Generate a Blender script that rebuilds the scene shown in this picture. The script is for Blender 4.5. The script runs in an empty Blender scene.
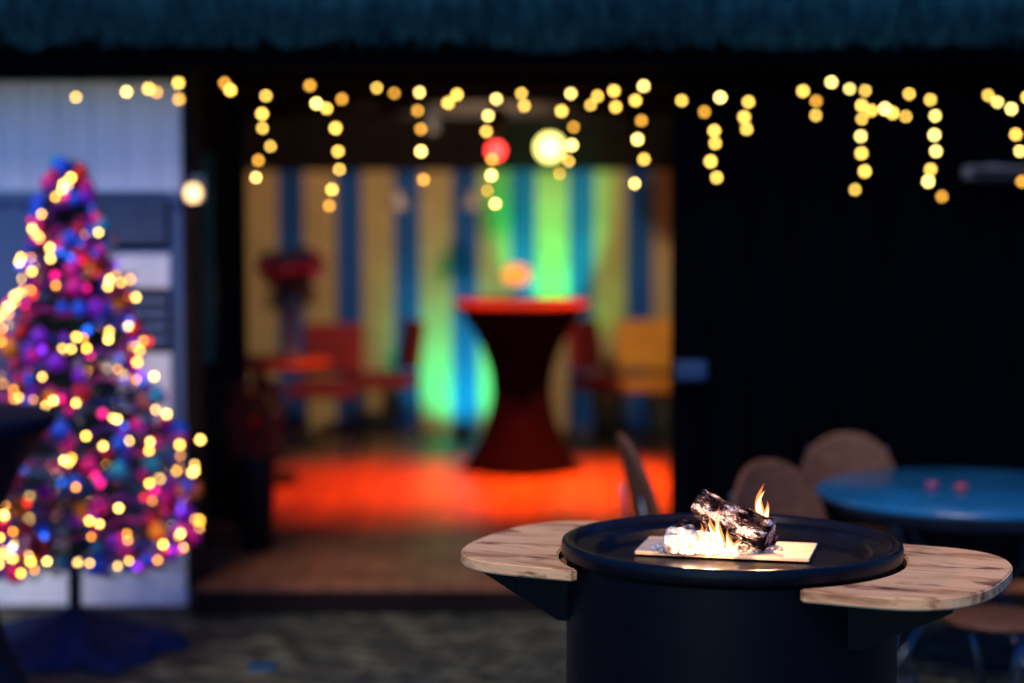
import bpy, bmesh, math, random
from mathutils import Vector, Matrix, noise
R = math.radians
rnd = random.Random(7)
scene = bpy.context.scene

# ------------------------------------------------------------------ helpers
def mat(name, col=(.5,.5,.5), rough=.6, metal=0., var=0., nscale=8., bump=0., bscale=60., stretch=None, col2=None, spec=None, detail=6):
    m = bpy.data.materials.new(name); m.use_nodes = True
    nt = m.node_tree; b = nt.nodes["Principled BSDF"]
    b.inputs["Base Color"].default_value = (*col,1)
    b.inputs["Roughness"].default_value = rough
    b.inputs["Metallic"].default_value = metal
    if spec is not None: b.inputs["Specular IOR Level"].default_value = spec
    tc = nt.nodes.new("ShaderNodeTexCoord"); mp = nt.nodes.new("ShaderNodeMapping")
    nt.links.new(tc.outputs["Object"], mp.inputs[0])
    if stretch: mp.inputs["Scale"].default_value = stretch
    if var or col2:
        n = nt.nodes.new("ShaderNodeTexNoise"); n.inputs["Scale"].default_value = nscale; n.inputs["Detail"].default_value = detail
        nt.links.new(mp.outputs[0], n.inputs["Vector"])
        r = nt.nodes.new("ShaderNodeValToRGB")
        r.color_ramp.elements[0].position=.32; r.color_ramp.elements[1].position=.68
        c2 = col2 or tuple(min(1,c*(1+var)) for c in col)
        c1 = col if col2 else tuple(c*(1-var) for c in col)
        r.color_ramp.elements[0].color=(*c1,1); r.color_ramp.elements[1].color=(*c2,1)
        nt.links.new(n.outputs[0], r.inputs[0]); nt.links.new(r.outputs[0], b.inputs["Base Color"])
    if bump:
        n2 = nt.nodes.new("ShaderNodeTexNoise"); n2.inputs["Scale"].default_value = bscale; n2.inputs["Detail"].default_value=5
        nt.links.new(mp.outputs[0], n2.inputs["Vector"])
        bp = nt.nodes.new("ShaderNodeBump"); bp.inputs["Strength"].default_value = bump; bp.inputs["Distance"].default_value=.01
        nt.links.new(n2.outputs[0], bp.inputs["Height"]); nt.links.new(bp.outputs[0], b.inputs["Normal"])
    return m

def emis(name, col, s, sample=True):
    m = bpy.data.materials.new(name); m.use_nodes=True
    nt=m.node_tree; nt.nodes.clear()
    e=nt.nodes.new("ShaderNodeEmission"); e.inputs[0].default_value=(*col,1); e.inputs[1].default_value=s
    o=nt.nodes.new("ShaderNodeOutputMaterial"); nt.links.new(e.outputs[0],o.inputs[0])
    if not sample: m.cycles.emission_sampling='NONE'
    return m

def empty(name, loc=(0,0,0), rz=0):
    e = bpy.data.objects.new(name, None); e.location=loc; e.rotation_euler=(0,0,rz)
    e.empty_display_size=.1
    scene.collection.objects.link(e); return e

def fin(name, me, m, parent, smooth, loc=(0,0,0), rot=(0,0,0)):
    for x in (m if isinstance(m,(list,tuple)) else [m]): me.materials.append(x)
    if smooth: me.polygons.foreach_set("use_smooth",[True]*len(me.polygons))
    o = bpy.data.objects.new(name, me); scene.collection.objects.link(o)
    o.location=loc; o.rotation_euler=rot
    if parent: o.parent=parent
    return o
def mk(name, bm, m, parent=None, smooth=False, loc=(0,0,0), rot=(0,0,0)):
    me = bpy.data.meshes.new(name); bm.normal_update(); bm.to_mesh(me); bm.free()
    return fin(name,me,m,parent,smooth,loc,rot)

class FM:  # fast mesh accumulator
    def __init__(s): s.v=[]; s.f=[]
    def poly(s,*pts):
        n=len(s.v); s.v.extend([tuple(p) for p in pts]); s.f.append(tuple(range(n,n+len(pts))))
    def ball(s,c,r,t):
        n=len(s.v); s.v.extend([(c[0]+r*x,c[1]+r*y,c[2]+r*z) for x,y,z in t[0]]); s.f.extend([tuple(n+i for i in f) for f in t[1]])
    def make(s,name,m,parent,smooth=False):
        me=bpy.data.meshes.new(name); me.from_pydata(s.v,[],s.f); me.update(); return fin(name,me,m,parent,smooth)
def template(kind,sub):
    bm=bmesh.new()
    if kind=='ico': bmesh.ops.create_icosphere(bm,subdivisions=sub,radius=1)
    else: bmesh.ops.create_uvsphere(bm,u_segments=14,v_segments=8,radius=1)
    bm.verts.index_update(); t=([tuple(v.co) for v in bm.verts],[tuple(v.index for v in f.verts) for f in bm.faces]); bm.free(); return t
ICO2=template('ico',2); ICO1=template('ico',1); UVS=template('uv',0)

def addbox(bm, c, s, rot=None, mi=0):
    M = Matrix.Translation(c)
    if rot: M = M @ rot
    M = M @ Matrix.Diagonal((s[0],s[1],s[2],1))
    r = bmesh.ops.create_cube(bm, size=1, matrix=M)
    fs=set(f for v in r['verts'] for f in v.link_faces)
    for f in fs: f.material_index=mi
    return r['verts']

def box(name, c, s, m, parent=None, bev=.004, rot=None):
    bm=bmesh.new(); addbox(bm,c,s,rot)
    if bev: bmesh.ops.bevel(bm, geom=bm.edges[:], offset=bev, segments=2, affect='EDGES', profile=.6)
    return mk(name,bm,m,parent)

def addlathe(bm, prof, segs=48, c=(0,0,0), wob=None):
    rings=[]
    for (r,z) in prof:
        if r<=1e-6: rings.append([bm.verts.new((c[0],c[1],c[2]+z))]); continue
        ring=[]
        for i in range(segs):
            a=2*math.pi*i/segs; rr=r*(wob(a,z) if wob else 1)
            ring.append(bm.verts.new((c[0]+rr*math.cos(a),c[1]+rr*math.sin(a),c[2]+z)))
        rings.append(ring)
    for A,B in zip(rings,rings[1:]):
        for i in range(segs):
            j=(i+1)%segs
            if len(A)==1 and len(B)==1: break
            if len(A)==1: bm.faces.new((A[0],B[i],B[j]))
            elif len(B)==1: bm.faces.new((A[i],A[j],B[0]))
            else: bm.faces.new((A[i],A[j],B[j],B[i]))
def lathe(name, prof, m, parent=None, segs=48, c=(0,0,0), wob=None, smooth=True):
    bm=bmesh.new(); addlathe(bm,prof,segs,c,wob)
    bmesh.ops.recalc_face_normals(bm, faces=bm.faces[:])
    return mk(name,bm,m,parent,smooth)
def sharp(o, ang=35):
    me=o.data; bm=bmesh.new(); bm.from_mesh(me)
    for e in bm.edges:
        if len(e.link_faces)==2 and e.calc_face_angle(0)>R(ang): e.smooth=False
    bm.to_mesh(me); bm.free(); return o

def addtube(bm, pts, r, segs=8, r2=None):
    pts=[Vector(p) for p in pts]; rings=[]; n=len(pts)
    for k,p in enumerate(pts):
        d=(pts[min(k+1,n-1)]-pts[max(k-1,0)]).normalized()
        up=Vector((0,0,1)) if abs(d.z)<.95 else Vector((1,0,0))
        a=d.cross(up).normalized(); b=d.cross(a)
        rr=r if r2 is None else r+(r2-r)*k/(n-1)
        rings.append([bm.verts.new(p+rr*(a*math.cos(t)+b*math.sin(t))) for t in [2*math.pi*i/segs for i in range(segs)]])
    for A,B in zip(rings,rings[1:]):
        for i in range(segs):
            j=(i+1)%segs; bm.faces.new((A[i],A[j],B[j],B[i]))
    bm.faces.new(rings[0][::-1]); bm.faces.new(rings[-1])
def tube(name, pts, r, m, parent=None, segs=10, r2=None):
    bm=bmesh.new(); addtube(bm,pts,r,segs,r2)
    bmesh.ops.recalc_face_normals(bm, faces=bm.faces[:]); return mk(name,bm,m,parent,True)

def extrude_outline(name, pts, z0, z1, m, parent, bev=.004):
    bm=bmesh.new()
    f=bm.faces.new([bm.verts.new((x,y,z0)) for x,y in pts])
    r=bmesh.ops.extrude_face_region(bm, geom=[f])
    vs=[v for v in r['geom'] if isinstance(v,bmesh.types.BMVert)]
    bmesh.ops.translate(bm, verts=vs, vec=(0,0,z1-z0))
    bmesh.ops.recalc_face_normals(bm, faces=bm.faces[:])
    if bev:
        es=[e for e in bm.edges if abs(e.verts[0].co.z-e.verts[1].co.z)<1e-6]
        bmesh.ops.bevel(bm, geom=es, offset=bev, segments=3, affect='EDGES')
    return mk(name,bm,m,parent)

# ------------------------------------------------------------------ camera
cam_d=bpy.data.cameras.new("camera"); cam=bpy.data.objects.new("camera",cam_d); scene.collection.objects.link(cam)
cam.location=(0,0,1.85); cam.rotation_euler=(R(90-4.19),0,0)
cam_d.lens=67.9; cam_d.sensor_width=36; cam_d.clip_end=600; cam_d.clip_start=.1
cam_d.dof.use_dof=True; cam_d.dof.focus_distance=4.70; cam_d.dof.aperture_fstop=.92
scene.camera=cam
scene.view_settings.view_transform='Standard'; scene.view_settings.look='None'; scene.view_settings.exposure=0

# ------------------------------------------------------------------ world + sun
w=bpy.data.worlds.new("World"); scene.world=w; w.use_nodes=True; nt=w.node_tree
bg=nt.nodes["Background"]
sky=nt.nodes.new("ShaderNodeTexSky"); sky.sky_type='NISHITA'; sky.sun_disc=False
sky.sun_elevation=R(2.5); sky.sun_rotation=R(200); sky.ozone_density=4.0
mx=nt.nodes.new("ShaderNodeMix"); mx.data_type='RGBA'; mx.blend_type='MULTIPLY'; mx.inputs[0].default_value=1
mx.inputs[7].default_value=(.16,.46,1.0,1)
nt.links.new(sky.outputs[0],mx.inputs[6]); nt.links.new(mx.outputs[2],bg.inputs[0]); bg.inputs[1].default_value=.78
sd=bpy.data.lights.new("sun",'SUN'); sd.energy=2.3; sd.angle=R(25); sd.color=(1,.82,.66)
sun=bpy.data.objects.new("sun",sd); scene.collection.objects.link(sun); sun.rotation_euler=(R(37),0,R(-25))

# ------------------------------------------------------------------ materials
M_black=mat("black_painted_wood",(.0006,.0011,.0025),.85,var=.3,nscale=20,stretch=(1,1,.1),spec=.02)
M_dkwood=mat("dark_beam_wood",(.008,.0045,.004),.75,var=.5,nscale=10,stretch=(.2,3,3),bump=.3,bscale=30,spec=.12)
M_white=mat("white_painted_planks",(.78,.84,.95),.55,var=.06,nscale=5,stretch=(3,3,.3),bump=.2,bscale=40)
M_white_shade=mat("shaded_white_planks",(.06,.125,.29),.6,var=.15,nscale=5,stretch=(3,3,.3),bump=.2,bscale=40)  # same white paint; the lower wall's shade is put into the colour
M_louv=mat("louvre_dark",(.006,.005,.007),.6,var=.3,spec=.15)
M_cream=mat("cream_stripe",(.54,.37,.17),.8,var=.12,nscale=4)
M_blue=mat("blue_stripe",(.003,.080,.38),.8,var=.15,nscale=4)
M_metal=mat("black_steel",(.0011,.0018,.0048),.34,metal=.0,var=.25,nscale=22,bump=.05,bscale=300,spec=.22)
M_tube=mat("dark_tube_steel",(.09,.11,.15),.3,metal=.7,var=.2)
M_red=mat("red_upholstery",(.20,.006,.010),.8,var=.2,nscale=10)
M_yel=mat("yellow_upholstery",(.62,.26,.02),.8,var=.15)
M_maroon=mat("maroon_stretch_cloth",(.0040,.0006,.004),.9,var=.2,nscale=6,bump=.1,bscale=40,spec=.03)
M_navy=mat("navy_cloth",(.0014,.0045,.018),.75,var=.2,nscale=6,spec=.12)
M_tabwood=mat("table_wood",(.09,.03,.015),.5,var=.3,nscale=8,stretch=(1,6,1))
M_chairwood=mat("chair_wood",(.11,.044,.018),.55,var=.3,nscale=10,stretch=(1,6,6),bump=.2,spec=.3)
M_gtop=mat("glossy_blue_tabletop",(.010,.115,.25),.2,var=.25,nscale=5,spec=.6)

def wood_shelf():
    m=bpy.data.materials.new("oak_shelf_wood"); m.use_nodes=True; nt=m.node_tree; b=nt.nodes["Principled BSDF"]
    tc=nt.nodes.new("ShaderNodeTexCoord"); mp=nt.nodes.new("ShaderNodeMapping")
    nt.links.new(tc.outputs["Object"],mp.inputs[0])
    n0=nt.nodes.new("ShaderNodeTexNoise"); n0.inputs["Scale"].default_value=2.5; n0.inputs["Detail"].default_value=3
    mp0=nt.nodes.new("ShaderNodeMapping"); mp0.inputs["Scale"].default_value=(1,3,1); nt.links.new(mp.outputs[0],mp0.inputs[0]); nt.links.new(mp0.outputs[0],n0.inputs["Vector"])
    add=nt.nodes.new("ShaderNodeVectorMath"); add.operation='MULTIPLY_ADD'; add.inputs[1].default_value=(.0,.20,.05)
    nt.links.new(n0.outputs["Color"],add.inputs[0]); nt.links.new(mp.outputs[0],add.inputs[2])
    mp1=nt.nodes.new("ShaderNodeMapping"); mp1.inputs["Scale"].default_value=(2.0,26,26); nt.links.new(add.outputs[0],mp1.inputs[0])
    n1=nt.nodes.new("ShaderNodeTexNoise"); n1.inputs["Scale"].default_value=1.; n1.inputs["Detail"].default_value=8; n1.inputs["Roughness"].default_value=.65
    nt.links.new(mp1.outputs[0],n1.inputs["Vector"])
    r=nt.nodes.new("ShaderNodeValToRGB"); e=r.color_ramp.elements
    e[0].position=.28; e[0].color=(.20,.080,.030,1); e[1].position=.72; e[1].color=(.92,.57,.29,1)
    x=e.new(.40); x.color=(.50,.24,.10,1); x=e.new(.50); x.color=(.78,.45,.21,1)
    nt.links.new(n1.outputs[0],r.inputs[0])
    mp2=nt.nodes.new("ShaderNodeMapping"); mp2.inputs["Scale"].default_value=(4,16,16); nt.links.new(add.outputs[0],mp2.inputs[0])
    n2=nt.nodes.new("ShaderNodeTexNoise"); n2.inputs["Scale"].default_value=1.3; n2.inputs["Detail"].default_value=5
    nt.links.new(mp2.outputs[0],n2.inputs["Vector"])
    r2=nt.nodes.new("ShaderNodeValToRGB"); r2.color_ramp.elements[0].position=.33; r2.color_ramp.elements[0].color=(.14,.06,.03,1); r2.color_ramp.elements[1].position=.40; r2.color_ramp.elements[1].color=(1,1,1,1)
    nt.links.new(n2.outputs[0],r2.inputs[0])
    mm=nt.nodes.new("ShaderNodeMix"); mm.data_type='RGBA'; mm.blend_type='MULTIPLY'; mm.inputs[0].default_value=.85
    nt.links.new(r.outputs[0],mm.inputs[6]); nt.links.new(r2.outputs[0],mm.inputs[7]); nt.links.new(mm.outputs[2],b.inputs["Base Color"])
    b.inputs["Roughness"].default_value=.5; b.inputs["Specular IOR Level"].default_value=.25
    bp=nt.nodes.new("ShaderNodeBump"); bp.inputs["Strength"].default_value=.35; bp.inputs["Distance"].default_value=.003
    nt.links.new(n1.outputs[0],bp.inputs["Height"]); nt.links.new(bp.outputs[0],b.inputs["Normal"])
    return m
M_oak=wood_shelf()

def brick_mat(name, c1,c2,cm, scale, bw, rh, rough=.7, rot=0, mortar=.02, lo=.35, hi=1.6, ns=5):
    m=bpy.data.materials.new(name); m.use_nodes=True; nt=m.node_tree; b=nt.nodes["Principled BSDF"]
    tc=nt.nodes.new("ShaderNodeTexCoord"); mp=nt.nodes.new("ShaderNodeMapping"); mp.inputs["Rotation"].default_value=(0,0,rot)
    nt.links.new(tc.outputs["Object"],mp.inputs[0])
    br=nt.nodes.new("ShaderNodeTexBrick"); br.inputs["Color1"].default_value=(*c1,1); br.inputs["Color2"].default_value=(*c2,1); br.inputs["Mortar"].default_value=(*cm,1)
    br.inputs["Scale"].default_value=scale; br.inputs["Brick Width"].default_value=bw; br.inputs["Row Height"].default_value=rh; br.inputs["Mortar Size"].default_value=mortar
    nt.links.new(mp.outputs[0],br.inputs["Vector"])
    n=nt.nodes.new("ShaderNodeTexNoise"); n.inputs["Scale"].default_value=ns; n.inputs["Detail"].default_value=8; nt.links.new(mp.outputs[0],n.inputs["Vector"])
    r=nt.nodes.new("ShaderNodeValToRGB"); r.color_ramp.elements[0].position=.3; r.color_ramp.elements[0].color=(lo,lo,lo,1); r.color_ramp.elements[1].position=.7; r.color_ramp.elements[1].color=(hi,hi,hi,1)
    nt.links.new(n.outputs[0],r.inputs[0])
    mm=nt.nodes.new("ShaderNodeMix"); mm.data_type='RGBA'; mm.blend_type='MULTIPLY'; mm.inputs[0].default_value=1
    nt.links.new(br.outputs[0],mm.inputs[6]); nt.links.new(r.outputs[0],mm.inputs[7]); nt.links.new(mm.outputs[2],b.inputs["Base Color"])
    bp=nt.nodes.new("ShaderNodeBump"); bp.inputs["Strength"].default_value=.5; bp.inputs["Distance"].default_value=.01
    nt.links.new(br.outputs["Fac"],bp.inputs["Height"]); bp.invert=True; nt.links.new(bp.outputs[0],b.inputs["Normal"])
    b.inputs["Roughness"].default_value=rough; b.inputs["Specular IOR Level"].default_value=.2
    return m
M_pave=brick_mat("paving_stones",(.085,.088,.058),(.028,.034,.028),(.005,.006,.007),1,.22,.11,.8,rot=.5,mortar=.010,lo=.25,hi=1.8,ns=7)
M_floor=brick_mat("plank_floor",(.26,.095,.045),(.19,.075,.038),(.04,.02,.01),1,1.8,.14,.4,rot=R(90),mortar=.004,lo=.6,hi=1.3)

# ------------------------------------------------------------------ ground
bm=bmesh.new(); bmesh.ops.create_grid(bm,x_segments=8,y_segments=8,size=250); mk("ground",bm,M_pave)

# ------------------------------------------------------------------ pavilion
P=empty("pavilion_building",(0,8.6,0))
FZ=.12
box("floor",(-.6,3.45,.055),(6.4,5.9,.13),M_floor,P,.01)
box("floor_front",(1.05,.23,.055),(4.96,.50,.13),M_floor,P,.01)
box("floor_edge_board",(1.05,-.05,.05),(4.96,.05,.10),M_dkwood,P,.006)
bm=bmesh.new(); x=-3.31
while x<2.2:
    addbox(bm,(x+.12,5.95,1.16),(.240,.04,2.08),mi=0); addbox(bm,(x+.338,5.945,1.16),(.194,.03,2.08),mi=1); x+=.4365
mk("striped_back_wall",bm,[M_cream,M_blue],P)
box("back_wall_structure",(-.6,6.06,1.3),(6.4,.1,2.4),M_black,P)
box("valance_board",(-.6,5.85,2.27),(6.4,.06,.40),M_dkwood,P)
box("side_wall_left",(-3.75,3.4,1.3),(.1,5.8,2.4),M_dkwood,P)
box("side_wall_right",(2.5,3.2,1.3),(.1,6.0,2.4),M_black,P)
box("ceiling",(-.2,3.0,2.56),(7.6,6.3,.06),M_dkwood,P)
for k,y in enumerate([.9,2.1,3.3,4.5]):
    box("ceiling_beam_%d"%k,(-.6,y,2.46),(6.2,.12,.14),M_dkwood,P,.01)
box("black_sliding_wall",(2.93,.1,1.27),(4.42,.08,2.42),M_black,P)
bm=bmesh.new()
for k in range(22): addbox(bm,(.85+k*.2,.045,1.25),(.02,.02,2.36))
mk("wall_battens",bm,M_black,P)
box("eave_beam",(0,-.22,2.50),(9,.14,.17),M_black,P,.01)
box("soffit",(0,.15,2.62),(9,.8,.03),M_black,P)
M_panel=mat("brown_panel",(.035,.013,.009),.7,var=.4,nscale=6,spec=.1)
box("post_inner",(-1.425,1.5,1.28),(.07,.08,2.3),M_dkwood,P,.01)
box("post_outer",(-1.44,.12,1.28),(.07,.14,2.4),M_dkwood,P,.01)
box("partition_panel",(-1.60,1.56,1.28),(.27,.03,2.3),M_panel,P,.004)
box("glazed_panel",(-1.60,1.53,1.55),(.07,.03,1.1),mat("greenish_glass_panel",(.05,.20,.15),.15,var=.2),P)
# thatched roof
M_th=mat("thatch",(.002,.018,.030),.95,col2=(.020,.095,.125),nscale=7,stretch=(6,1,1),bump=.8,bscale=40,spec=.05)
bm=bmesh.new(); nx,ny=180,40; grid=[]
for j in range(ny+1):
    row=[]
    for i in range(nx+1):
        u=i/nx; v=j/ny; X=-5+10*u
        if v<.15:
            t=v/.15; Y=-.36-.10*math.sin(t*math.pi/2); Z=2.52+.20*t
        else:
            t=(v-.15)/.85; Y=-.46+3.2*t; Z=2.72+2.6*t
        d=.055*noise.noise((X*3,Y*3,Z*3))+.05*noise.noise((X*10,Y*8,Z*8))
        row.append(bm.verts.new((X,Y-d*.7,Z+d)))
    grid.append(row)
for j in range(ny):
    for i in range(nx): bm.faces.new((grid[j][i],grid[j][i+1],grid[j+1][i+1],grid[j+1][i]))
mk("thatched_roof",bm,M_th,P,True)
fm=FM()
for k in range(9000):
    X=rnd.uniform(-4.5,4.5); t=rnd.random(); Z=2.51+.32*t; Y=-.37-.10*t
    l=rnd.uniform(.03,.11); dx=rnd.uniform(-.02,.02); w_=.0035
    fm.poly((X-w_,Y,Z),(X+w_,Y,Z),(X+dx,Y-.6*l,Z-.45*l))
fm.make("thatch_straw",M_th,P)

# white plank wall
W=empty("white_plank_wall",(-2.96,8.72,0))
bm=bmesh.new()
for k in range(20):
    X=-1.36+k*.1475
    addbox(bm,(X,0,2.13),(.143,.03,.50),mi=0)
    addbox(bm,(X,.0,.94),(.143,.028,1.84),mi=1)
addbox(bm,(.06,.03,1.2),(2.84,.03,2.38),mi=1)
mk("planks",bm,[M_white,M_white_shade],W)
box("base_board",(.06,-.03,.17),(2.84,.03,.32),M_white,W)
box("mid_rail",(.06,-.025,1.865),(2.84,.03,.05),M_white_shade,W)
for nm,zc,h in (("upper_louvre",1.76,.20),("lower_louvre",1.31,.24)):
    box(nm+"_frame",(1.20,-.03,zc),(.44,.02,h+.03),M_louv,W)
    for q in range(4):
        z=zc-h/2+h*(q+.5)/4
        box(nm+"_slat_%d"%q,(1.20,-.05,z),(.42,.030,.006),M_white_shade,W,.002,rot=Matrix.Rotation(R(50),4,'X'))
box("white_panel",(1.20,-.025,1.53),(.44,.02,.15),M_white,W)
box("white_panel_low",(1.20,-.025,1.00),(.44,.02,.32),M_white,W)

L=empty("wall_lamp",(-1.40,8.50,1.88))
lathe("globe",[(0,-.04),(.025,-.033),(.038,0),(.025,.033),(0,.04)],emis("lamp_glow_warm",(1,.62,.30),3.2),L,24)
box("bracket",(0,.08,.055),(.03,.14,.02),M_tube,L); box("backplate",(0,.145,.02),(.06,.02,.12),M_tube,L)

H=empty("patio_heater",(2.14,8.55,1.97))
box("housing",(0,0,0),(.30,.09,.06),mat("brushed_alu",(.12,.12,.15),.45,metal=.3,var=.1),H,.012)
box("grille",(0,-.05,0),(.25,.01,.035),M_louv,H,.003); box("bracket",(0,.07,.02),(.05,.06,.04),M_tube,H)
J=empty("junction_box",(.80,8.60,1.09))
M_jb=mat("blue_grey_plastic",(.008,.036,.10),.4,var=.1)
box("case",(0,0,0),(.14,.07,.09),M_jb,J,.012); box("lid",(0,-.04,0),(.12,.012,.07),M_jb,J,.004); tube("cable",[(0,0,-.05),(0,.0,-.3),(.02,0,-.9)],.006,M_black,J)

# ------------------------------------------------------------------ string lights (icicle lights on the eave)
S=empty("string_lights",(-2.20,8.30,2.715))
SP=[[(80,97)],[(128,91)],[(150,88),(160,92)],[(179,82),(182,99)],[(225,82),(233,90)],
[(267,95),(263,113),(263,127),(270,145),(259,159),(257,176)],
[(311,85),(318,103),(328,108),(342,98),(336,127),(338,150),(340,168),(332,188),(329,204)],
[(377,87)],[(394,92)],[(420,92),(418,110),(421,128),(421,150),(423,178)],[(448,102),(457,94)],
[(496,98),(488,115),(486,130),(492,158),(491,174),(487,189),(495,202)],[(521,93),(524,105)],
[(570,93),(561,110),(573,126),(571,144),(568,160),(559,172)],[(590,104),(597,95)],[(613,90),(615,106)],
[(643,85),(634,100),(640,120),(637,138),(643,158),(634,182)],[(680,100)],[(703,111),(718,97)],[(712,130),(714,142),(710,160),(715,176)],
[(747,101),(743,116),(745,128)],[(802,90),(815,100),(815,114)],[(828,82)],
[(848,88),(863,90),(858,105),(868,110),(859,118),(859,135),(860,152),(862,170),(854,188)],[(882,108),(890,112),(905,115)],
[(907,93),(927,99),(932,115),(931,134),(934,150),(928,168),(926,180),(940,195)],
[(983,95),(995,101),(1008,108),(1015,133),(1017,150),(1019,180)],[(1022,97)],[(1060,90),(1062,110),(1058,135)],[(1110,92),(1112,112)],[(-30,90),(-28,108)]]
fB=[FM() for _ in range(3)]; bmW=bmesh.new(); U=.0043
top=[]
for st in SP:
    st=sorted(st,key=lambda q:q[1]); pts=[]
    for (a,b_) in st:
        p=Vector((a*U, rnd.uniform(-.03,.05), -b_*U-.012)); pts.append(p)
        fB[rnd.choice([0,0,1,2])].ball(p,rnd.uniform(.0080,.0115),ICO2)
    t0=Vector((pts[0].x+rnd.uniform(-.02,.02),0,-.30)); top.append(t0)
    addtube(bmW,[t0]+[p+Vector((.006,0,.004)) for p in pts],.0022,5)
top.sort(key=lambda v:v.x)
addtube(bmW,[t+Vector((0,0,.004)) for t in top],.003,5)
for k,(f_,c,s) in enumerate(zip(fB,[(1,.60,.10),(1,.46,.055),(1,.72,.20)],[13,8,17])):
    f_.make("bulbs_%d"%k,emis("warm_led_%d"%k,c,s,False),S,True)
mk("wire",bmW,M_black,S)

# ------------------------------------------------------------------ christmas tree
T=empty("christmas_tree",(-1.80,7.85,0))
H0,H1=.37,1.99
def crownr(z):
    t=(z-H0)/(H1-H0); t=max(0,min(1,t))
    return (.49*(1-t)**.9+.04)*(1-.35*max(0,(.06-t)/.06))
def lobe(a,z): return 1+.11*math.sin(3*a+z*9)+.10*math.sin(z*30+a)
tube("trunk",[(0,0,.05),(0.005,0,.6),(0,0,1.3),(0,0,1.98)],.03,mat("trunk_bark",(.04,.026,.02),.9,var=.3,bump=.5),T,10,.008)
fm=FM()
for k in range(900):
    z=H0+(H1-H0)*(rnd.random()**1.25); a=rnd.uniform(0,2*math.pi)
    r=crownr(z)*rnd.uniform(.65,1.12)*lobe(a,z)
    d=Vector((math.cos(a),math.sin(a),0)); droop=rnd.uniform(-.25,.12)
    p0=Vector((0,0,z)); n=13
    for q in range(n):
        t=.25+.75*(q+rnd.random())/n
        c=p0+d*(r*t)+Vector((0,0,droop*r*t*t))
        for e in range(4):
            dirn=(d*.6+Vector((rnd.uniform(-1,1),rnd.uniform(-1,1),rnd.uniform(-.6,.8)))).normalized()
            l=rnd.uniform(.022,.048); s=dirn.cross(Vector((rnd.random(),rnd.random(),rnd.random()))).normalized()*.0032
            fm.poly(c-s,c+s,c+dirn*l)
fm.make("needle_foliage",mat("fir_needles",(.003,.018,.016),.6,col2=(.010,.045,.034),nscale=14,spec=.2),T)
cols=[((.80,.01,.28),"magenta"),((.26,.015,.60),"violet"),((.01,.10,.75),"blue"),((.75,.015,.02),"red"),((.90,.25,.01),"orange"),((.01,.30,.45),"teal")]
ob=[FM() for _ in cols]; wts=[8,4,6,3,3,2]
def surf(z=None,k0=.75,k1=1.05):
    z=z if z is not None else H0+(H1-H0)*(rnd.random()**1.3); a=rnd.uniform(0,2*math.pi)
    r=crownr(z)*rnd.uniform(k0,k1)*lobe(a,z); return Vector((r*math.cos(a),r*math.sin(a),z))
for k in range(330):
    i=rnd.choices(range(6),wts)[0]; rad=rnd.uniform(.018,.042)
    p=surf(k0=.85,k1=1.08); ob[i].ball(p,rad,UVS); ob[i].ball(p+Vector((0,0,rad+.003)),.006,ICO1)
for i,(c,nm) in enumerate(cols): ob[i].make("bauble_"+nm,mat("bauble_"+nm,c,.35,metal=.0,var=.1,spec=.3),T,True)
for g,(c,ph) in enumerate([((.60,.02,.32),0.),((.02,.09,.60),2.1),((.26,.02,.45),4.2)]):
    fm=FM()
    for k in range(3600):
        t=rnd.random(); z=H0+.03+(H1-H0-.05)*t**1.15; a=ph+t*2*math.pi*5.5
        r=crownr(z)*lobe(a,z)*.98; cpt=Vector((r*math.cos(a),r*math.sin(a),z-.02*math.sin(8*a)))
        dv=Vector((rnd.gauss(0,1),rnd.gauss(0,1),rnd.gauss(0,1))).normalized(); s=dv.orthogonal().normalized()*.0032
        fm.poly(cpt-s,cpt+s,cpt+dv*rnd.uniform(.014,.032))
    fm.make("tinsel_garland_%d"%g,mat("tinsel_%d"%g,c,.4,metal=.2,var=.2),T)
lb=[FM(),FM(),FM()]
NL=66   # clusters of lights
for k in range(NL):
    t=(k+rnd.random())/NL; z0=H0+.05+(H1-H0-.10)*t**1.5; a0=k*2.4+rnd.gauss(0,.3)
    for q in range(rnd.choice([2,3,4,5,6,7])):
        z=max(H0,min(z0+rnd.gauss(0,.030),H1-.03)); a=a0+rnd.gauss(0,.30)
        r=crownr(z)*lobe(a,z)*rnd.uniform(.98,1.13)
        lb[rnd.choice([0,1,2])].ball((r*math.cos(a),r*math.sin(a),z),rnd.uniform(.0062,.0098),ICO1)
for k,(c,s) in enumerate([((1,.50,.06),20),((1,.60,.14),18),((1,.36,.03),11)]): lb[k].make("tree_lights_%d"%k,emis("tree_led_%d"%k,c,s,False),T,True)
for nm,c,s,n in (("pink",(1,.01,.25),3.6,46),("violet",(.30,.03,1),2.6,24),("blue",(.02,.16,1),3.2,42),("red",(1,.03,.015),3.2,30)):  # coloured glow points added because the ornaments alone would look dark
    fm=FM()
    for k in range(n): fm.ball(surf(k0=.9,k1=1.08),rnd.uniform(.010,.016),ICO1)
    fm.make("tree_glow_"+nm,emis("added_glow_"+nm,c,s,False),T,True)
lathe("skirt_cloth",[(.42,.005),(.40,.04),(.32,.08),(.20,.12),(.10,.15),(.04,.18),(0,.19)],mat("blue_skirt_cloth",(.002,.013,.065),.7,var=.5,nscale=10,spec=.2),T,96,wob=lambda a,z:1+(.12*math.sin(5*a)+.07*math.sin(11*a+1))*(1 if z<.13 else .4))

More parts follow.
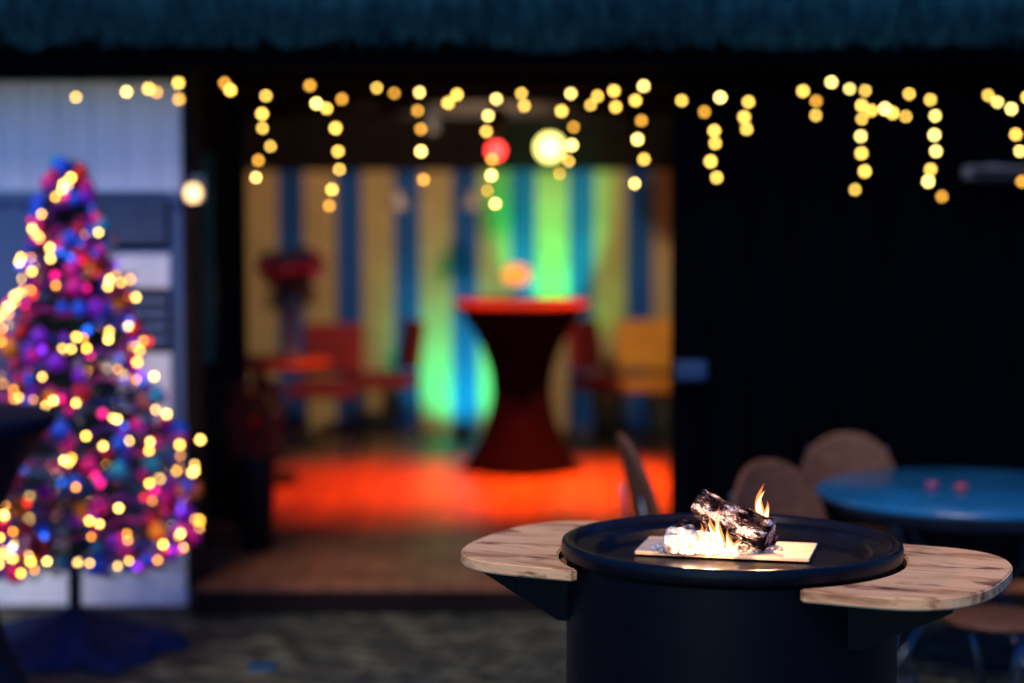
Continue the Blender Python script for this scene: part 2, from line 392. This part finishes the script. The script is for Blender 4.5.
# ------------------------------------------------------------------ cocktail tables with stretch cover
def cocktail(name,loc,m,R_=.42,h=1.09,waist=.19,base=.37,topm=None):
    E=empty(name,loc)
    prof=[(0,h+.002),(R_-.01,h),(R_,h-.01),(R_,h-.035),(R_-.03,h-.06)]
    n=18
    for k in range(1,n+1):
        t=k/n; z=(h-.06)*(1-t)
        s=math.sin(math.pi*t)**.9 if t<1 else 0
        lin=(R_-.03)*(1-t)+base*t
        prof.append((lin-(lin-waist)*s,z))
    def wob(a,z): return 1+.05*math.cos(4*a+.6)*max(0,1-z/(h*.5))
    lathe("stretch_cover",prof,m,E,64,wob=wob)
    lathe("table_top",[(0,h+.012),(R_-.012,h+.012),(R_+.004,h+.004),(R_+.004,h-.02)],topm or m,E,64)
    for k in range(4):
        a=k*math.pi/2+R(8)
        lathe("foot_pocket_%d"%k,[(0,.03),(.03,.025),(.04,0),(0,0)],m,E,12,c=((base)*math.cos(a),(base)*math.sin(a),0))
    return E
cocktail("cocktail_table",(.06,12.35,FZ),M_maroon,.43,1.08,topm=mat("red_lit_table_top",(.09,.009,.006),.7,var=.1,spec=.15))  # top redder than the cover: red light on it is put into the colour
cocktail("cocktail_table",(-2.06,6.85,0),M_navy,.42,1.08)

TL=empty("table_lamp",(.03,12.3,1.215))
lathe("base",[(0,.0),(.05,0),(.05,.012),(.01,.02),(.01,.11),(0,.11)],M_tube,TL,24)
lathe("shade",[(.02,.10),(.075,.115),(.085,.16),(.075,.20),(.04,.22),(0,.225)],emis("orange_shade",(1,.27,.035),1.7),TL,32)

# ------------------------------------------------------------------ interior chairs
def banquet(name,loc,rz,m):
    E=empty(name,loc,rz)
    box("seat",(0,0,.45),(.44,.44,.09),m,E,.03)
    box("backrest",(0,.21,.70),(.42,.06,.36),m,E,.028,rot=Matrix.Rotation(R(-8),4,'X'))
    bm=bmesh.new()
    for sx in (-1,1):
        addtube(bm,[(sx*.19,-.19,0),(sx*.19,-.18,.42)],.012)
        addtube(bm,[(sx*.19,.23,0),(sx*.19,.18,.42),(sx*.19,.23,.85)],.012)
        addtube(bm,[(sx*.19,-.185,.2),(sx*.19,.2,.2)],.008)
    mk("frame",bm,M_louv,E,True)
    return E
banquet("dining_chair",(-2.02,13.0,FZ),R(20),M_red)
banquet("dining_chair",(-1.27,13.1,FZ),R(-10),M_red)
banquet("dining_chair",(-.92,13.7,FZ),R(-70),M_red)
banquet("dining_chair",(-1.75,10.9,FZ),R(160),M_red)
banquet("dining_chair",(-2.5,12.2,FZ),R(80),M_red)
banquet("dining_chair",(.70,13.6,FZ),R(60),M_red)
banquet("dining_chair",(.96,13.5,FZ),R(0),M_yel)
banquet("dining_chair",(1.5,13.0,FZ),R(-20),M_red)
D=empty("dining_table",(-1.55,11.8,FZ))
lathe("top",[(0,.75),(.43,.75),(.44,.735),(.43,.715),(0,.715)],M_tabwood,D,48)
lathe("pedestal",[(.05,.715),(.04,.6),(.045,.1),(.22,.04),(.24,0),(0,0)],M_louv,D,32)
V=empty("flower_vase",(-1.36,11.75,FZ+.752))
lathe("vase",[(0,0),(.06,0),(.045,.02),(.03,.12),(.045,.30),(.07,.42),(.065,.42),(.04,.3),(.02,.12),(0,.05)],mat("vase_glass",(.10,.18,.20),.1,var=.1),V,24)
bmf=FM(); bmp=FM(); bml=bmesh.new()
for k in range(52):
    d=Vector((rnd.gauss(0,1),rnd.gauss(0,1),rnd.gauss(0,.6))).normalized(); c=Vector((0,0,.58))+Vector((d.x*.21,d.y*.21,d.z*.12))*rnd.uniform(.6,1)
    rr=rnd.uniform(.03,.045); tgt=bmp if k%2==0 else bmf
    for q in range(9):
        dd=Vector((rnd.gauss(0,1),rnd.gauss(0,1),rnd.gauss(0,1))).normalized()
        o=dd.orthogonal().normalized(); o2=dd.cross(o)
        tgt.poly(*[c+dd*rr*.5+o*rr*math.cos(t)+o2*rr*.8*math.sin(t) for t in [i*math.pi/3 for i in range(6)]])
    addtube(bml,[(0,0,.35),c],.003,5)
    for q in range(5):
        dd=Vector((rnd.gauss(0,1),rnd.gauss(0,1),rnd.gauss(0,1))).normalized(); o=dd.orthogonal().normalized()*.015; e=c+dd*.05
        bml.faces.new([bml.verts.new(x) for x in (c,c+dd*.03+o,e+dd*.03,c+dd*.03-o)])
bmf.make("flowers",mat("red_petals",(.70,.07,.10),.6,var=.4,nscale=20),V); bmp.make("pink_flowers",mat("pink_petals",(.90,.36,.40),.6,var=.1,nscale=20),V)
mk("leaves_and_stems",bml,mat("leaf_green",(.03,.07,.03),.6,var=.3),V)
PL=empty("planter",(-1.26,9.45,FZ))
lathe("pot",[(0,0),(.075,0),(.095,.45),(.10,.47),(.085,.47),(.08,.44),(0,.44)],mat("dark_pot",(.005,.006,.010),.5,var=.2,spec=.2),PL,32)
bm=bmesh.new()
for k in range(420):
    h=rnd.random(); a=rnd.uniform(0,6.283); rr=.13*math.sqrt(rnd.random())*(1-.3*abs(h-.5)*2)
    c=Vector((rr*math.cos(a),rr*math.sin(a),.45+.38*h)); dd=(Vector((math.cos(a),math.sin(a),rnd.uniform(-.3,.8)))).normalized(); o=dd.orthogonal().normalized()*.014
    bm.faces.new([bm.verts.new(x) for x in (c,c+dd*.025+o,c+dd*.055,c+dd*.025-o)])
for k in range(14):
    a=rnd.uniform(0,6.283); addtube(bm,[(0,0,.42),(.08*math.cos(a),.08*math.sin(a),rnd.uniform(.6,.8))],.003,5)
mk("red_leaf_plant",bm,mat("red_leaves",(.34,.02,.02),.6,col2=(.14,.02,.01),nscale=20),PL)

# ------------------------------------------------------------------ stage lights
def spot(name,loc,target,col,energy,size,blend,glow,gs,r=.06,beamr=.03):
    E=empty(name,loc)
    d=(Vector(target)-Vector(loc)).normalized(); q=d.to_track_quat('-Z','Y')
    E.rotation_mode='QUATERNION'; E.rotation_quaternion=q
    lathe("can",[(r,-.02),(r*1.05,0),(r,.02),(r*.9,.14),(r*.5,.18),(0,.18)],M_louv,E,24)
    lathe("lens",[(0,-.006),(r*.92,-.002),(r*.92,.004)],emis(name+"_lens",glow,gs,False),E,24)
    bm=bmesh.new(); addtube(bm,[(r*1.1,0,.06),(r*1.1,.0,.16),(0,0,.24),(-r*1.1,0,.16),(-r*1.1,0,.06)],.006); mk("yoke",bm,M_louv,E,True)
    l=bpy.data.lights.new(name+"_beam",'SPOT'); l.energy=energy; l.color=col; l.spot_size=R(size); l.spot_blend=blend; l.shadow_soft_size=beamr
    o=bpy.data.objects.new("beam",l); scene.collection.objects.link(o); o.parent=E; o.location=(0,0,-.03)
    return E
spot("stage_light",(-.50,11.65,2.27),(-.45,11.6,.12),(1,.085,.006),1000,84,1.0,(1,.03,.02),5)
spot("stage_light",(.75,11.75,2.27),(.55,11.7,.12),(1,.13,.012),1500,76,1.0,(1,.03,.02),5)
spot("stage_light",(-.1,11.2,2.3),(-.6,14.6,1.45),(1,.78,.50),185,115,.8,(1,.85,.30),3)
spot("floor_uplight",(.27,13.75,.19),(.27,14.55,1.65),(0,1,.30),380,36,.7,(.1,1,.4),2,.05)
spot("floor_uplight",(-.36,13.90,.19),(-.38,14.5,.60),(0,1,.55),70,88,.9,(.1,1,.4),2,.05)
spot("floor_uplight",(.66,13.95,.19),(.62,14.5,1.3),(.06,1,.16),30,40,.9,(.1,1,.4),2,.05)
for nm,x_,z_,r_,c_,s_ in (("stage_light_globe",-.10,2.155,.045,(1,.04,.035),9),("stage_light_globe",.235,2.175,.078,(1,.88,.22),5)):  # globes on cords, made up to show the stage lights' glow
    E=empty(nm,(x_,12.05,z_))
    bm=bmesh.new(); bmesh.ops.create_uvsphere(bm,u_segments=24,v_segments=14,radius=r_); mk("globe",bm,emis("globe_glow_%g"%x_,c_,s_,False),E,True)
    lathe("socket",[(.02,r_-.004),(.022,r_+.03),(.01,r_+.04),(0,r_+.04)],M_louv,E,16); tube("cord",[(0,0,r_+.03),(0,0,.24)],.004,M_louv,E)
t_=tube("light_rail",[( -2.4,12.05-8.6,2.38),(1.4,12.05-8.6,2.38)],.02,M_louv); t_.parent=P
M_gl=mat("frosted_glass",(.16,.13,.13),.3,var=.1)
for x_,y_,z_ in ((-.75,12.6,1.84),(-.26,12.9,1.84)):
    RL=empty("hanging_glass_lamp",(x_,y_,z_))
    lathe("shade",[(.02,.08),(.03,.06),(.07,-.02),(.075,-.05),(.07,-.05),(.02,.05)],M_gl,RL,24); tube("cord",[(0,0,.08),(0,0,.60)],.004,M_black,RL)

# ------------------------------------------------------------------ garden table + chairs
G=empty("garden_table",(1.76,7.35,0))
lathe("top",[(0,.745),(.57,.745),(.585,.737),(.59,.725),(.58,.712),(0,.712)],M_gtop,G,72)
lathe("apron",[(.50,.712),(.50,.66),(.485,.66),(.485,.712)],M_tube,G,48)
bm=bmesh.new()
for k in range(4):
    a=k*math.pi/2+.5
    c,s=math.cos(a),math.sin(a)
    addtube(bm,[(c*.42,s*.42,.70),(c*.30,s*.30,.5),(c*.14,s*.14,.36),(c*.30,s*.30,.15),(c*.44,s*.44,.01)],.012)
    addtube(bm,[(c*.2,s*.2,.30),(-s*.2,c*.2,.30)],.008)
mk("metal_legs",bm,M_tube,G,True)
for x_,y_,c_ in ((1.60,7.3,(.25,.05,.12)),(1.70,7.25,(.3,.04,.06))):
    TG=empty("tealight_glass",(x_,y_,.747)); lathe("glass",[(0,0),(.022,0),(.026,.03),(.022,.03),(.019,.006),(0,.006)],mat("tinted_glass",c_,.15),TG,20)

def garden_chair(loc,rz,w=.40,h=.30):
    E=empty("garden_chair",loc,rz)
    pts=[(.21*math.cos(t)*(1 if math.sin(t)<0 else .95),.20*math.sin(t)) for t in [i*2*math.pi/36 for i in range(36)]]
    extrude_outline("seat",pts,.44,.465,M_chairwood,E,.006)
    bm=bmesh.new(); nu,nv=20,10; F=[];B=[]
    for s_,arr in ((0,F),(1,B)):
        for j in range(nv+1):
            row=[]
            for i in range(nu+1):
                u=-1+2*i/nu; v=j/nv
                topz=.60+h*math.sqrt(max(0,1-abs(u)**2.3*.98)); z=.60+(topz-.60)*v
                x=u*w/2; y=.20+.20*(z-.6)-.05*u*u+(.018 if s_ else 0)
                row.append(bm.verts.new((x,y,z)))
            arr.append(row)
    for j in range(nv):
        for i in range(nu):
            bm.faces.new((F[j][i],F[j][i+1],F[j+1][i+1],F[j+1][i])); bm.faces.new((B[j][i],B[j+1][i],B[j+1][i+1],B[j][i+1]))
    for i in range(nu):
        bm.faces.new((F[0][i],B[0][i],B[0][i+1],F[0][i+1])); bm.faces.new((F[nv][i],F[nv][i+1],B[nv][i+1],B[nv][i]))
    for j in range(nv):
        bm.faces.new((F[j][0],F[j+1][0],B[j+1][0],B[j][0])); bm.faces.new((F[j][nu],B[j][nu],B[j+1][nu],F[j+1][nu]))
    bmesh.ops.recalc_face_normals(bm,faces=bm.faces[:]); mk("backrest",bm,M_chairwood,E,True)
    bm=bmesh.new()
    for sx in (-1,1):
        x=sx*.185
        addtube(bm,[(x,-.20,.01),(x,-.17,.43),(x*1.12,-.16,.62),(x*1.15,.12,.66),(x*.98,.225,.66)],.010)
        addtube(bm,[(x,.27,.01),(x,.19,.44),(x*.95,.228,.66),(x*.85,.25,.80)],.010)
        addtube(bm,[(x,-.185,.2),(x,.24,.2)],.007)
    addtube(bm,[(-.185,0,.2),(.185,0,.2)],.007); addtube(bm,[(-.18,-.17,.43),(.18,-.17,.43)],.008); addtube(bm,[(-.18,.19,.44),(.18,.19,.44)],.008)
    mk("metal_frame",bm,M_tube,E,True)
    return E
garden_chair((1.05,6.75,0),R(28),.43,.31)
garden_chair((1.40,7.95,0),R(-8),.43,.26)
garden_chair((.68,7.0,0),R(99),.40,.41)
garden_chair((2.45,7.1,0),R(-90),.40)
for sx_,sy_,sr in ((1.62,6.35,.6),(1.30,6.62,.1)):
    GS=empty("garden_stool",(sx_,sy_,0),sr)
    lathe("seat",[(0,.47),(.17,.47),(.18,.462),(.178,.447),(0,.445)],M_chairwood,GS,40)
    bm=bmesh.new()
    for k in range(4):
        a=k*math.pi/2; c,s=math.cos(a),math.sin(a)
        addtube(bm,[(c*.13,s*.13,.445),(c*.07,s*.07,.25),(c*.20,s*.20,.01)],.010)
    addtube(bm,[(.10*math.cos(t),.10*math.sin(t),.20) for t in [i*2*math.pi/20 for i in range(21)]],.007)
    mk("metal_legs",bm,M_tube,GS,True)

# ------------------------------------------------------------------ fire pit
FP=empty("fire_pit_table",(.55,4.80,0))
o=lathe("drum",[(.0,.0),(.405,0),(.413,.01),(.413,.93),(.413,.955),(.418,.960),(.4245,.966),(.426,.974),(.426,.990),(.4235,.998),(.418,1.001),(.402,1.001),(.396,.998),(.392,.990),(.388,.984),(.350,.980),(.343,.974),(.338,.952),(.0,.950)],M_metal,FP,160); sharp(o,30)
phi=R(-25)
def shelf(nm,rz):
    E=empty(nm,(0,0,0),rz); E.parent=FP
    r0=.434; a0=R(50); pts=[]
    n=26
    for i in range(n+1):
        a=-a0+2*a0*i/n; pts.append((r0*math.cos(a),r0*math.sin(a)))
    vmax=r0*math.sin(a0)+.0; u0=.42; u1=.68
    pts.append((r0*math.cos(a0)+.01,vmax+.012))
    m_=30
    for i in range(m_+1):
        t=math.pi/2-math.pi*i/m_
        ex=.75
        cx=math.copysign(abs(math.cos(t))**ex,math.cos(t)); sy=math.copysign(abs(math.sin(t))**ex,math.sin(t))
        pts.append((u0+(u1-u0)*cx,(vmax+.012)*sy))
    pts.append((r0*math.cos(a0)+.01,-vmax-.012))
    extrude_outline("wood_top",pts,.930,.960,M_oak,E,.004)
    bm=bmesh.new()
    for v in (-.2,.2):
        u=math.sqrt(.408**2-v*v)
        vs=[(u-.01,.927),(.60,.927),(.60,.907),(u+.03,.80),(u-.01,.80)]
        A=[bm.verts.new((x,v-.006,z)) for x,z in vs]; B=[bm.verts.new((x,v+.006,z)) for x,z in vs]
        bm.faces.new(A); bm.faces.new(B[::-1])
        for i in range(5): bm.faces.new((A[i],B[i],B[(i+1)%5],A[(i+1)%5]))
    bmesh.ops.recalc_face_normals(bm,faces=bm.faces[:]); mk("bracket",bm,M_metal,E)
shelf("shelf_a",phi); shelf("shelf_b",phi+math.pi)
M_plate=mat("ceramic_burner_plate",(.66,.50,.33),.6,var=.15,nscale=12,bump=.2,bscale=120)
o=box("burner_plate",(0,0,0),(.44,.22,.010),M_plate,FP,.003); o.location=(0,.09,.960); o.rotation_euler=(0,0,R(-14))
def logmat():
    m=bpy.data.materials.new("charred_log"); m.use_nodes=True; nt=m.node_tree; b=nt.nodes["Principled BSDF"]
    L_=nt.links.new
    tc=nt.nodes.new("ShaderNodeTexCoord"); 
    nd=nt.nodes.new("ShaderNodeTexNoise"); nd.inputs["Scale"].default_value=30; nd.inputs["Detail"].default_value=4; L_(tc.outputs["Object"],nd.inputs["Vector"])
    ad=nt.nodes.new("ShaderNodeVectorMath"); ad.operation='MULTIPLY_ADD'; ad.inputs[1].default_value=(.03,.02,.02); L_(nd.outputs["Color"],ad.inputs[0]); L_(tc.outputs["Object"],ad.inputs[2])
    mp=nt.nodes.new("ShaderNodeMapping"); mp.inputs["Scale"].default_value=(20,60,60); L_(ad.outputs[0],mp.inputs[0])
    v1=nt.nodes.new("ShaderNodeTexVoronoi"); v1.feature='DISTANCE_TO_EDGE'; L_(mp.outputs[0],v1.inputs["Vector"])
    n=nt.nodes.new("ShaderNodeTexNoise"); n.inputs["Scale"].default_value=30; n.inputs["Detail"].default_value=7; n.inputs["Roughness"].default_value=.7
    mpa=nt.nodes.new("ShaderNodeMapping"); mpa.inputs["Scale"].default_value=(.5,1.3,1.3); L_(ad.outputs[0],mpa.inputs[0]); L_(mpa.outputs[0],n.inputs["Vector"])
    r=nt.nodes.new("ShaderNodeValToRGB"); e=r.color_ramp.elements; e[0].position=.44; e[0].color=(.005,.003,.006,1); e[1].position=.60; e[1].color=(.86,.84,.90,1)
    x=e.new(.50); x.color=(.028,.017,.024,1); x=e.new(.55); x.color=(.30,.25,.30,1)
    L_(n.outputs[0],r.inputs[0])
    re=nt.nodes.new("ShaderNodeValToRGB"); re.color_ramp.elements[0].position=.0; re.color_ramp.elements[0].color=(.02,.015,.02,1); re.color_ramp.elements[1].position=.12; L_(v1.outputs["Distance"],re.inputs[0])
    mm=nt.nodes.new("ShaderNodeMix"); mm.data_type='RGBA'; mm.blend_type='MULTIPLY'; mm.inputs[0].default_value=.95
    L_(r.outputs[0],mm.inputs[6]); L_(re.outputs[0],mm.inputs[7]); L_(mm.outputs[2],b.inputs["Base Color"])
    b.inputs["Roughness"].default_value=1; b.inputs["Specular IOR Level"].default_value=.03
    ms=nt.nodes.new("ShaderNodeMath"); ms.operation='MULTIPLY_ADD'; ms.inputs[1].default_value=.6; L_(n.outputs[0],ms.inputs[0]); L_(re.outputs[0],ms.inputs[2])
    bp=nt.nodes.new("ShaderNodeBump"); bp.inputs["Strength"].default_value=1; bp.inputs["Distance"].default_value=.005; L_(ms.outputs[0],bp.inputs["Height"]); L_(bp.outputs[0],b.inputs["Normal"])
    return m
M_log=logmat()
M_ash=mat("white_ash",(.35,.32,.34),.95,col2=(.85,.82,.80),nscale=90,bump=.8,bscale=200,spec=.05)
def log(nm,p0,p1,r,seed,m=None):
    p0=Vector(p0);p1=Vector(p1); L_=(p1-p0).length; bm=bmesh.new(); ns,nr=44,36; rings=[]
    for k in range(ns+1):
        t=k/ns; ring=[]
        endf=1-.18*max(0,1-min(t,1-t)/.06)**2
        bend=.008*math.sin(t*3.1+seed)
        for i in range(nr):
            a=2*math.pi*i/nr
            rr=r*endf*(1+.22*noise.noise((t*3+seed,math.cos(a)*1.2,math.sin(a)*1.2))+.22*noise.noise((t*5+seed,math.cos(a)*4,math.sin(a)*4))+.10*noise.noise((t*9+seed,math.cos(a)*9,math.sin(a)*9)))
            ring.append(bm.verts.new((t*L_,rr*math.cos(a)+bend,rr*math.sin(a)*.9)))
        rings.append(ring)
    for A,B in zip(rings,rings[1:]):
        for i in range(nr): bm.faces.new((A[i],A[(i+1)%nr],B[(i+1)%nr],B[i]))
    for ring,x in ((rings[0],.004),(rings[-1],L_-.004)):
        c=bm.verts.new((x,0,0))
        for i in range(nr): bm.faces.new((ring[i],ring[(i+1)%nr],c))
    bmesh.ops.recalc_face_normals(bm,faces=bm.faces[:])
    o=mk(nm,bm,m or M_log,FP,True); o.location=p0; o.rotation_mode='QUATERNION'; o.rotation_quaternion=(p1-p0).to_track_quat('X','Z'); sharp(o,50)
log("log_main",(-.08,.09,1.076),(.10,-.005,1.010),.041,1.3)
log("log_back",(-.13,.13,1.000),(.08,.15,1.000),.030,4.1)
log("log_front",(-.17,.01,.988),(-.05,.0,.990),.022,7.7,M_ash)
log("log_small",(-.15,.08,1.002),(-.03,-.01,.996),.021,9.2,M_ash)
log("log_right",(.02,.13,.994),(.115,.06,.990),.026,12.4)
fm=FM()
for k in range(420):
    a=rnd.uniform(0,6.283); rr=.17*math.sqrt(rnd.random()); s=rnd.uniform(.002,.008)
    fm.ball((rr*math.cos(a)*1.0-.03,.065+rr*math.sin(a)*.50,.965+s*.5),s,ICO1)
fm.make("ash_bed",M_ash,FP)
def flame_mat(nm,c0,c1,c2,s,alpha):
    m=bpy.data.materials.new(nm); m.use_nodes=True; nt=m.node_tree; nt.nodes.clear()
    tc=nt.nodes.new("ShaderNodeTexCoord"); sp=nt.nodes.new("ShaderNodeSeparateXYZ"); nt.links.new(tc.outputs["Generated"],sp.inputs[0])
    r=nt.nodes.new("ShaderNodeValToRGB"); e=r.color_ramp.elements; e[0].color=(*c0,1); e[1].color=(*c2,1); e[1].position=1; x=e.new(.45); x.color=(*c1,1)
    nt.links.new(sp.outputs[2],r.inputs[0])
    em=nt.nodes.new("ShaderNodeEmission"); em.inputs[1].default_value=s; nt.links.new(r.outputs[0],em.inputs[0])
    tr=nt.nodes.new("ShaderNodeBsdfTransparent"); mx=nt.nodes.new("ShaderNodeMixShader")
    ra=nt.nodes.new("ShaderNodeValToRGB"); ea=ra.color_ramp.elements; ea[0].color=(alpha*.35,)*3+(1,); ea[1].color=(alpha*.2,)*3+(1,); x=ea.new(.35); x.color=(alpha,)*3+(1,); x=ea.new(.75); x.color=(alpha*.8,)*3+(1,)
    nt.links.new(sp.outputs[2],ra.inputs[0]); nt.links.new(ra.outputs[0],mx.inputs[0]); nt.links.new(tr.outputs[0],mx.inputs[1]); nt.links.new(em.outputs[0],mx.inputs[2])
    o=nt.nodes.new("ShaderNodeOutputMaterial"); nt.links.new(mx.outputs[0],o.inputs[0]); m.cycles.emission_sampling='NONE'; return m
M_fo=flame_mat("flame_outer",(1,.28,.12),(1,.36,.08),(1,.20,.03),2.4,.44)
M_fi=flame_mat("flame_inner",(1,.66,.50),(1,.78,.42),(1,.48,.12),10,.68)
def flame(x,y,z,h,r,seed,k):
    for q,(mm,sc) in enumerate(((M_fo,1),(M_fi,.62))):
        bm=bmesh.new(); n=18; segs=14; rings=[]
        for i in range(n+1):
            t=i/n; rr=r*sc*(math.sin(math.pi*min(1,t**.55))**.9*(1-t)**.35*1.2+.0005); hh=h*(1 if q==0 else .80)
            ox=r*1.0*t*math.sin(t*5+seed)+r*.7*t*t*math.sin(seed*3); oy=r*.5*t*math.cos(t*4+seed)
            rings.append([bm.verts.new((ox+rr*math.cos(a),oy+rr*.6*math.sin(a),t*hh)) for a in [2*math.pi*j/segs for j in range(segs)]])
        for A,B in zip(rings,rings[1:]):
            for j in range(segs): bm.faces.new((A[j],A[(j+1)%segs],B[(j+1)%segs],B[j]))
        mk("flame_%d_%d"%(k,q),bm,mm,FP,True,loc=(x,y,z))
for k,(x,y,z,h,r) in enumerate([(-.050,-.03,.968,.105,.010),(-.030,-.04,.968,.125,.010),(-.070,-.03,.968,.075,.011),(-.10,-.035,.968,.058,.012),(-.012,-.045,.968,.07,.010),
    (.082,.07,1.03,.105,.011),(.097,.07,1.02,.07,.009),(-.042,-.04,.970,.085,.010),(-.125,-.03,.968,.046,.012),(.006,-.05,.966,.050,.010),(-.085,-.03,.968,.082,.010),(-.145,-.02,.968,.040,.011),(-.112,-.04,.968,.050,.011),(-.06,-.05,.966,.055,.012),(-.022,-.055,.966,.050,.010)]):
    flame(x,y,z,h,r,k*1.7,k)
for nm,lc,e in (("fire_glow",(-.06,-.08,1.02),6.5),("fire_glow",(-.11,-.065,.990),2.8),("fire_glow",(.09,.08,1.10),5.0)):
    pl=bpy.data.lights.new(nm,'POINT'); pl.energy=e; pl.color=(1,.52,.24); pl.shadow_soft_size=.005
    po=bpy.data.objects.new(nm,pl); scene.collection.objects.link(po); po.parent=FP; po.location=lc

DC=empty("drain_cover",(-.99,7.55,0.006)); o=box("plate",(0,0,0),(.11,.11,.012),mat("blue_enamel",(.006,.07,.16),.3,var=.1),DC,.003)
for k in range(4): box("slot_%d"%k,(-.036+.024*k,0,.007),(.008,.08,.004),M_louv,DC,.001)
